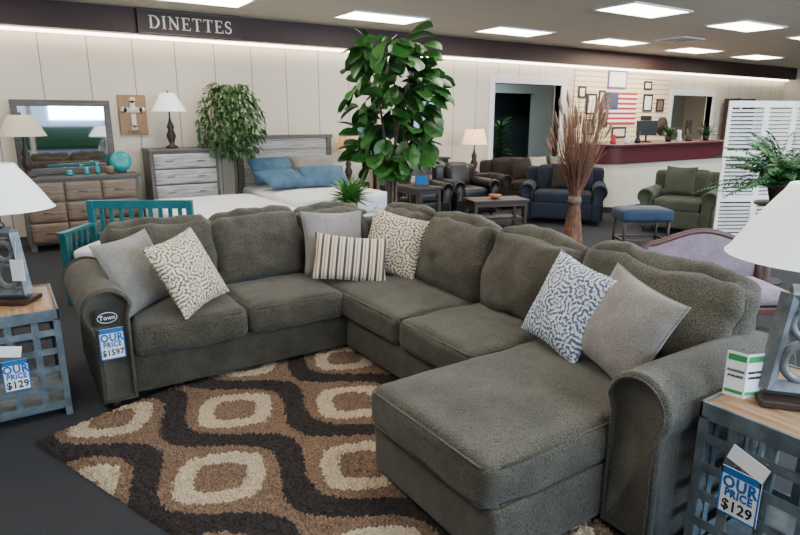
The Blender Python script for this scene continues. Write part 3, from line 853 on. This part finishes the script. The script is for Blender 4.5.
e=empty('ottoman','navy blue ottoman with nailhead trim and dark legs','ottoman',(5.0,1.15,0),R(-33))
M().rbox((0,0,.44),(.66,.45,.15),.04,(0,0,.02),n=10).obj('cushion',plain('blue_velvet',(.004,.018,.055),(.008,.03,.08),rough=.7,sheen=.1),e)
m=M()
for sx in range(-10,11): m.lathe([(.008,0),(.001,.006)],6,T=TR((sx*.029,-.228,.385),rx=pi/2))
m.obj('nailhead_trim',BRASS,e)
for sx in(-1,1):
    for sy in(-1,1): M().lathe([(.015,0),(.022,.12),(.018,.2),(.028,.38)],10).obj('leg',DWOOD,e,loc=(sx*.28,sy*.18,0))
m=M().bb(-.28,.28,-.19,-.17,.1,.13).bb(-.28,.28,.17,.19,.1,.13).bb(-.29,-.27,-.18,.18,.1,.13).bb(.27,.29,-.18,.18,.1,.13); m.obj('stretcher',DWOOD,e)

def table(name,label,loc,W,Dp,H,mat,rz=0):
    e=empty(name,label,'table',loc,rz)
    M().bb(-W/2,W/2,-Dp/2,Dp/2,H-.035,H).obj('table_top',mat,e,bevel=.006)
    M().bb(-W/2+.03,W/2-.03,-Dp/2+.03,Dp/2-.03,H-.1,H-.036).obj('apron',mat,e)
    M().bb(-W/2+.04,W/2-.04,-Dp/2+.04,Dp/2-.04,.14,.165).obj('shelf',mat,e)
    for sx in(-1,1):
        for sy in(-1,1): M().box((sx*(W/2-.05),sy*(Dp/2-.05),H/2-.03),(.05,.05,H-.06)).obj('leg',mat,e,bevel=.004)
    return e
table('coffee_table','black coffee table in front of navy loveseat',(4.42,3.3,0),.9,.5,.45,DWOOD,R(-20))
table('end_table','dark end table carrying a glowing lamp',(5.47,5.08,0),.42,.42,.65,DWOOD)
lamp((5.45,5.06,.655),'lamp with warm glowing cream shade on dark end table',1.1,shade=LIT,rb=.21,rt=.15)
table('sofa_table','dark console table with small decorations',(3.02,3.40,0),.42,.65,.72,DWOOD)
e=empty('picture_frame','small framed picture on the dark console table','picture frame',(3.02,3.3,.725),R(-30))
M().bb(-.10,.10,-.01,.01,0,.16).obj('frame',BRASS,e,bevel=.003); M().bb(-.08,.08,-.013,-.010,.02,.14).obj('picture',BLUEK,e)
M().lathe([(.04,0),(.06,.05),(.04,.11),(.045,.12)],16).obj('vase',PAPER,loc=(3.05,3.52,.72),label='small white vase on dark console table',cat='vase')
M().lathe([(.03,0),(.08,.02),(.10,.06)],16).obj('decorative_bowl',plain('orange_glaze',(.55,.16,.03),rough=.3),loc=(4.4,3.3,.452),label='orange bowl on black coffee table',cat='bowl')
table('console_table','dark narrow console table against panelled wall',(4.3,5.42,0),1.5,.35,.95,DWOOD)
for k,(x,h) in enumerate(((3.8,.24),(4.2,.16),(4.75,.28))):
    M().lathe([(.05,0),(.07,h*.3),(.03,h*.75),(.04,h)],16).obj('vase',(RUST,BRASS,PAPER)[k],loc=(x,5.42,.95),label=('brown','dark metal','white')[k]+' vase on dark narrow console table',cat='vase')

def sidechair(loc,rz,label,mat=DWOOD):
    e=empty('dining_chair',label,'chair',loc,rz)
    m=M().bb(-.179,.179,.185,.215,.86,.94)
    for k in range(4): m.bb(-.15+k*.085,-.11+k*.085,.19,.205,.50,.86)
    m.obj('backrest',mat,e,bevel=.004)
    M().rbox((0,0,.46),(.44,.42,.06),.02,n=6).obj('seat',mat,e)
    for sx in(-1,1):
        M().bb(sx*.2-.02,sx*.2+.02,-.2,-.16,0,.43).obj('leg',mat,e); M().bb(sx*.2-.02,sx*.2+.02,.18,.22,0,.94).obj('leg',mat,e)
sidechair((3.0,4.08,0),R(180),'black slat-back dining chair near the bed')

e=empty('wall_mirror','dark framed wall mirror on panelled wall','mirror',(4.75,YB-.03,1.72))
m=M().bb(-.38,.38,-.01,.025,.30,.40).bb(-.38,.38,-.01,.025,-.40,-.30).bb(-.38,-.28,-.01,.025,-.3,.3).bb(.28,.38,-.01,.025,-.3,.3)
m.obj('frame',DWOOD,e,bevel=.01); M().bb(-.28,.28,.0,.01,-.3,.3).obj('mirror_pane',MIRR,e)

e=empty('settee','mahogany framed settee with lilac upholstered curved back','settee',(2.45,-1.28,0),R(-31))
W=.92
def top(x):
    t=x/(W/2); return .755+.045*math.cos(t*pi)*1.0 - .02*abs(t)**4
m=M()
pts=[(-W/2,.22,.30),(-W/2,.24,.55)]+[(-W/2+.02+(W-.04)*i/20,.27,top(-W/2+W*i/20)) for i in range(21)]+[(W/2,.24,.55),(W/2,.22,.30)]
m.tube(pts,.024,8); m.obj('back_rail',CHERRY,e)
M().grid(lambda a,b:((a-.5)*(W-.06),.255-.02*math.sin(pi*b),.42+(top((a-.5)*W)-.43)*b),20,6).grid(lambda a,b:((.5-a)*(W-.06),.285,.42+(top((.5-a)*W)-.43)*b),20,6).obj('backrest',LILAC,e)
M().rbox((0,0,.40),(W-.04,.50,.10),.05,(0,0,.02),n=10).obj('seat',LILAC,e)
M().bb(-W/2,W/2,-.26,.26,.29,.34).obj('seat_rail',CHERRY,e,bevel=.006)
for sx in(-1,1):
    for sy in(-1,1): M().tube([(sx*(W/2-.04),sy*.22,.31),(sx*(W/2-.03),sy*.24,.18),(sx*(W/2-.05),sy*.23,0)],[.03,.022,.018],8).obj('leg',CHERRY,e)
sidechair((3.0,-2.1,0),R(-50),'dark wood slat-back dining chair behind the sectional')

# ---------------------------------------------------------------- louvred screen
e=empty('folding_screen','white louvred folding room divider screen','room divider',(0,0,0))
P=[(5.93,.70),(6.36,.44),(6.80,.32),(7.1,-.08),(7.55,-.20)]
for i in range(4):
    a=Vector(P[i]);b=Vector(P[i+1]); d=b-a; L_=d.length; an=math.atan2(d.y,d.x)
    m=M(); h=1.86
    m.bb(0,.04,-.012,.012,.0,h).bb(L_-.04,L_,-.012,.012,.0,h)
    for z in(.08,.62,1.2,1.82): m.bb(.04,L_-.04,-.012,.012,z-.04,z+.04)
    p=m.obj('panel',WHITEP,e,loc=(a.x,a.y,0),rot=(0,0,an),bevel=.002)
    m=M(); z=.14
    while z<1.78:
        if all(abs(z-q)>.05 for q in(.62,1.2)):
            m.box((L_/2,0,z),(L_-.08,.004,.036),T=Matrix.Translation((0,0,z))@Matrix.Rotation(R(25),4,'X')@Matrix.Translation((0,0,-z)))
        z+=.05
    m.obj('louvre_slat',WHITEP,p)

# ---------------------------------------------------------------- reception counter
e=empty('reception_counter','cream reception counter with maroon upper band and top','counter',(8.9,3.55,0))
def cprof(x0,x1,y0,y1,r,z0,z1,m,mi=0):
    pts=[]
    for cx,cy,a0 in((x0+r,y0+r,180),(x1-r,y0+r,270)):
        for k in range(9):
            a=R(a0+k*90/8); pts.append((cx+r*math.cos(a),cy+r*math.sin(a)))
    pts+=[(x1,y1),(x0,y1)]
    n=len(pts)
    m.add([(x,y,z0) for x,y in pts]+[(x,y,z1) for x,y in pts],[(i,(i+1)%n,n+(i+1)%n,n+i) for i in range(n)]+[tuple(range(n))[::-1],tuple(range(n,2*n))],mi,sm=False)
m=M(); cprof(-1.85,1.9,-.3,.35,.2,0,.86,m); m.obj('front_panel',CREAM,e)
m=M(); cprof(-1.9,1.95,-.36,.4,.24,.86,1.16,m); m.obj('upper_band',MAROON,e)
m=M(); cprof(-1.97,2.0,-.43,.45,.28,1.16,1.20,m); m.obj('counter_top',MAROON,e,bevel=.006)
m=M(); cprof(-1.87,1.92,-.32,.37,.2,0,.1,m); m.obj('kick_board',DWOOD,e)
def monitor(loc,rz):
    e=empty('computer_monitor','black computer monitor on the counter','monitor',loc,rz)
    M().bb(-.22,.22,-.015,.015,.12,.40).obj('screen',BLACKL,e,bevel=.004); M().lathe([(.1,0),(.1,.012),(.02,.02),(.018,.14)],12).obj('stand',BLACKL,e)
monitor((8.6,3.7,1.202),R(160)); monitor((10.0,3.7,1.202),R(200))
for k,(x,mt) in enumerate(((7.3,REDK),(7.7,PAPER),(8.0,BLACKL),(9.3,PAPER),(9.6,DWOOD))):
    M().lathe([(.05,0),(.055,.04),(.03,.10),(.035,.16+.02*k)],12).obj('counter_jar',mt,loc=(x,3.45,1.202),label='small jar standing on reception counter',cat='jar')
for k,(x,h) in enumerate(((9.1,.30),(10.4,.34))):
    e2=empty('potted_plant','small leafy plant on reception counter','potted plant',(x,3.55,1.202))
    M().lathe([(.05,0),(.07,.1)],12).obj('pot',DWOOD,e2); m=M()
    for q in range(50):
        m.leaf(TR((0,0,.09),rz=q*2.4)@Matrix.Rotation(.2+1.2*rr.random(),4,'X'),h*rr.uniform(.5,1),.04,.3,tip=0)
    m.obj('foliage',LEAF2,e2)

e=empty('flag','american flag hung flat on slat wall','flag',(10.35,YB-.045,1.86))
W,H=1.15,.72
mr=M();mw=M()
for k in range(13):
    (mr if k%2==0 else mw).bb(-W/2,W/2,-.004,.004,H/2-(k+1)*H/13,H/2-k*H/13)
mr.obj('red_stripe',REDK,e); mw.obj('white_stripe',PAPER,e)
M().bb(-W/2,-W/2+.46,-.008,-.004,H/2-7*H/13,H/2).obj('canton',plain('flag_blue',(.01,.02,.09)),e)
m=M()
for i in range(9):
    for j in range(6 if i%2==0 else 5):
        cx=-W/2+.03+(j if i%2==0 else j+.5)*.08; cz=H/2-.03-i*.04
        pts=[(cx+(.013 if q%2==0 else .005)*math.sin(q*pi/5),-.010,cz+(.013 if q%2==0 else .005)*math.cos(q*pi/5)) for q in range(10)]
        m.add(pts,[tuple(range(10))],sm=False)
m.obj('star',PAPER,e)
def frame(x,z,w,h,mt=DWOOD,pic=PAPER,label='small dark framed certificate on slat wall'):
    e=empty('picture_frame',label,'picture frame',(x,YB-.05,z))
    t=.04
    M().bb(-w/2,w/2,-.012,.012,h/2-t,h/2).bb(-w/2,w/2,-.012,.012,-h/2,-h/2+t).bb(-w/2,-w/2+t,-.012,.012,-h/2+t,h/2-t).bb(w/2-t,w/2,-.012,.012,-h/2+t,h/2-t).obj('frame',mt,e)
    M().bb(-w/2+t,w/2-t,-.002,.008,-h/2+t,h/2-t).obj('picture',pic,e)
for x,z,w,h,p in((9.3,1.95,.35,.45,PAPER),(9.3,1.45,.35,.35,GREYP),(11.35,2.0,.35,.4,PAPER),(11.35,1.55,.4,.3,BRASS),(11.85,1.95,.3,.3,RUST),(10.35,1.32,.5,.25,CREAM),(8.98,2.2,.25,.25,PAPER),(11.3,2.4,.3,.2,PAPER),(9.75,1.6,.3,.3,RUST),(9.66,2.1,.22,.3,CREAM)):
    frame(x,z,w,h,pic=p)
e=empty('wall_sign','white sign with purple border on slat wall','sign',(10.15,YB-.05,2.5))
M().bb(-.33,.33,-.01,.01,-.2,.2).obj('board',plain('purple_border',(.15,.08,.3)),e); M().bb(-.29,.29,-.014,-.010,-.16,.16).obj('sign_face',PAPER,e)
M().lathe([(.22,-.02),(.22,.02)],28,T=TR((12.0,YB-.06,1.45),rx=pi/2)).obj('wall_clock',DWOOD,label='round dark wall clock on slat wall',cat='clock')

e=empty('open_shelf','tall dark wood open shelf with small decorations','shelf',(14.95,5.35,0))
m=M().bb(-.4,-.36,-.2,.2,0,2.15).bb(.36,.4,-.2,.2,0,2.15); m.obj('side_panel',DWOOD,e)
for z in(.2,.65,1.1,1.5,1.85,2.12): M().bb(-.36,.36,-.2,.2,z-.015,z+.015).obj('shelf_board',DWOOD,e)
for k,(z,mt) in enumerate(((.665,PAPER),(1.115,TEALC),(1.515,RUST),(1.865,PAPER))):
    M().lathe([(.06,0),(.09,.08),(.05,.18),(.06,.22)],14).obj('vase',mt,loc=(14.85+.1*(k%2),5.35,z),label='small vase on dark open shelf',cat='vase')
e=empty('floor_mirror','dark framed mirror leaning in the back room','mirror',(13.3,6.6,0),0)
M().bb(-.45,.45,-.02,.02,.0,1.9).obj('frame',BRASS,e); M().bb(-.38,.38,-.025,-.02,.17,1.83).obj('mirror_pane',plain('green_glass',(.05,.16,.12),rough=.1),e)
e=empty('potted_palm','leafy potted plant in the back room','potted plant',(8.7,7.9,0))
M().lathe([(.15,0),(.2,.35),(.02,.34)],16).obj('pot',DWOOD,e); m=M()
for q in range(120): m.leaf(TR((0,0,.4+.009*q),rz=q*2.4)@Matrix.Rotation(.3+.8*rr.random(),4,'X'),rr.uniform(.25,.45),.07,.4,tip=0)
m.obj('foliage',LEAF2,e)

# ---------------------------------------------------------------- lights
def area(name,loc,rot,sx,sy,power,colr):
    l=D.lights.new(name,'AREA'); l.shape='RECTANGLE'; l.size=sx; l.size_y=sy; l.energy=power; l.color=colr
    o=D.objects.new(name,l); COL.objects.link(o); o.location=loc; o.rotation_euler=rot
    return o
area('window_daylight',(4.5,Y0+.05,2.1),(R(82),0,0),10,1.0,900,(.64,.82,1.0))
area('storeroom_light',(8.2,7.3,CZ-.05),(0,0,0),1.2,.6,75,(.9,.97,1.0))
area('back_office_light',(13.3,7.3,CZ-.05),(0,0,0),1.2,.6,80,(1,.9,.75))
area('counter_warm_fill',(10.0,4.85,CZ-.05),(0,0,0),2.5,.4,110,(1,.82,.58))  # warm fill added to brighten the counter area, no fixture of its own
w=D.worlds.new('sky'); bpy.context.scene.world=w; w.use_nodes=True
bg=w.node_tree.nodes['Background']; bg.inputs[0].default_value=(.50,.70,1,1); bg.inputs[1].default_value=1.5

cam=D.cameras.new('camera'); cam.lens=27.0; cam.sensor_width=36; cam.clip_end=100
co=D.objects.new('camera',cam); COL.objects.link(co)
co.location=(-1.884,-3.577,1.65); co.rotation_euler=(R(76),0,R(-33.4))
bpy.context.scene.camera=co
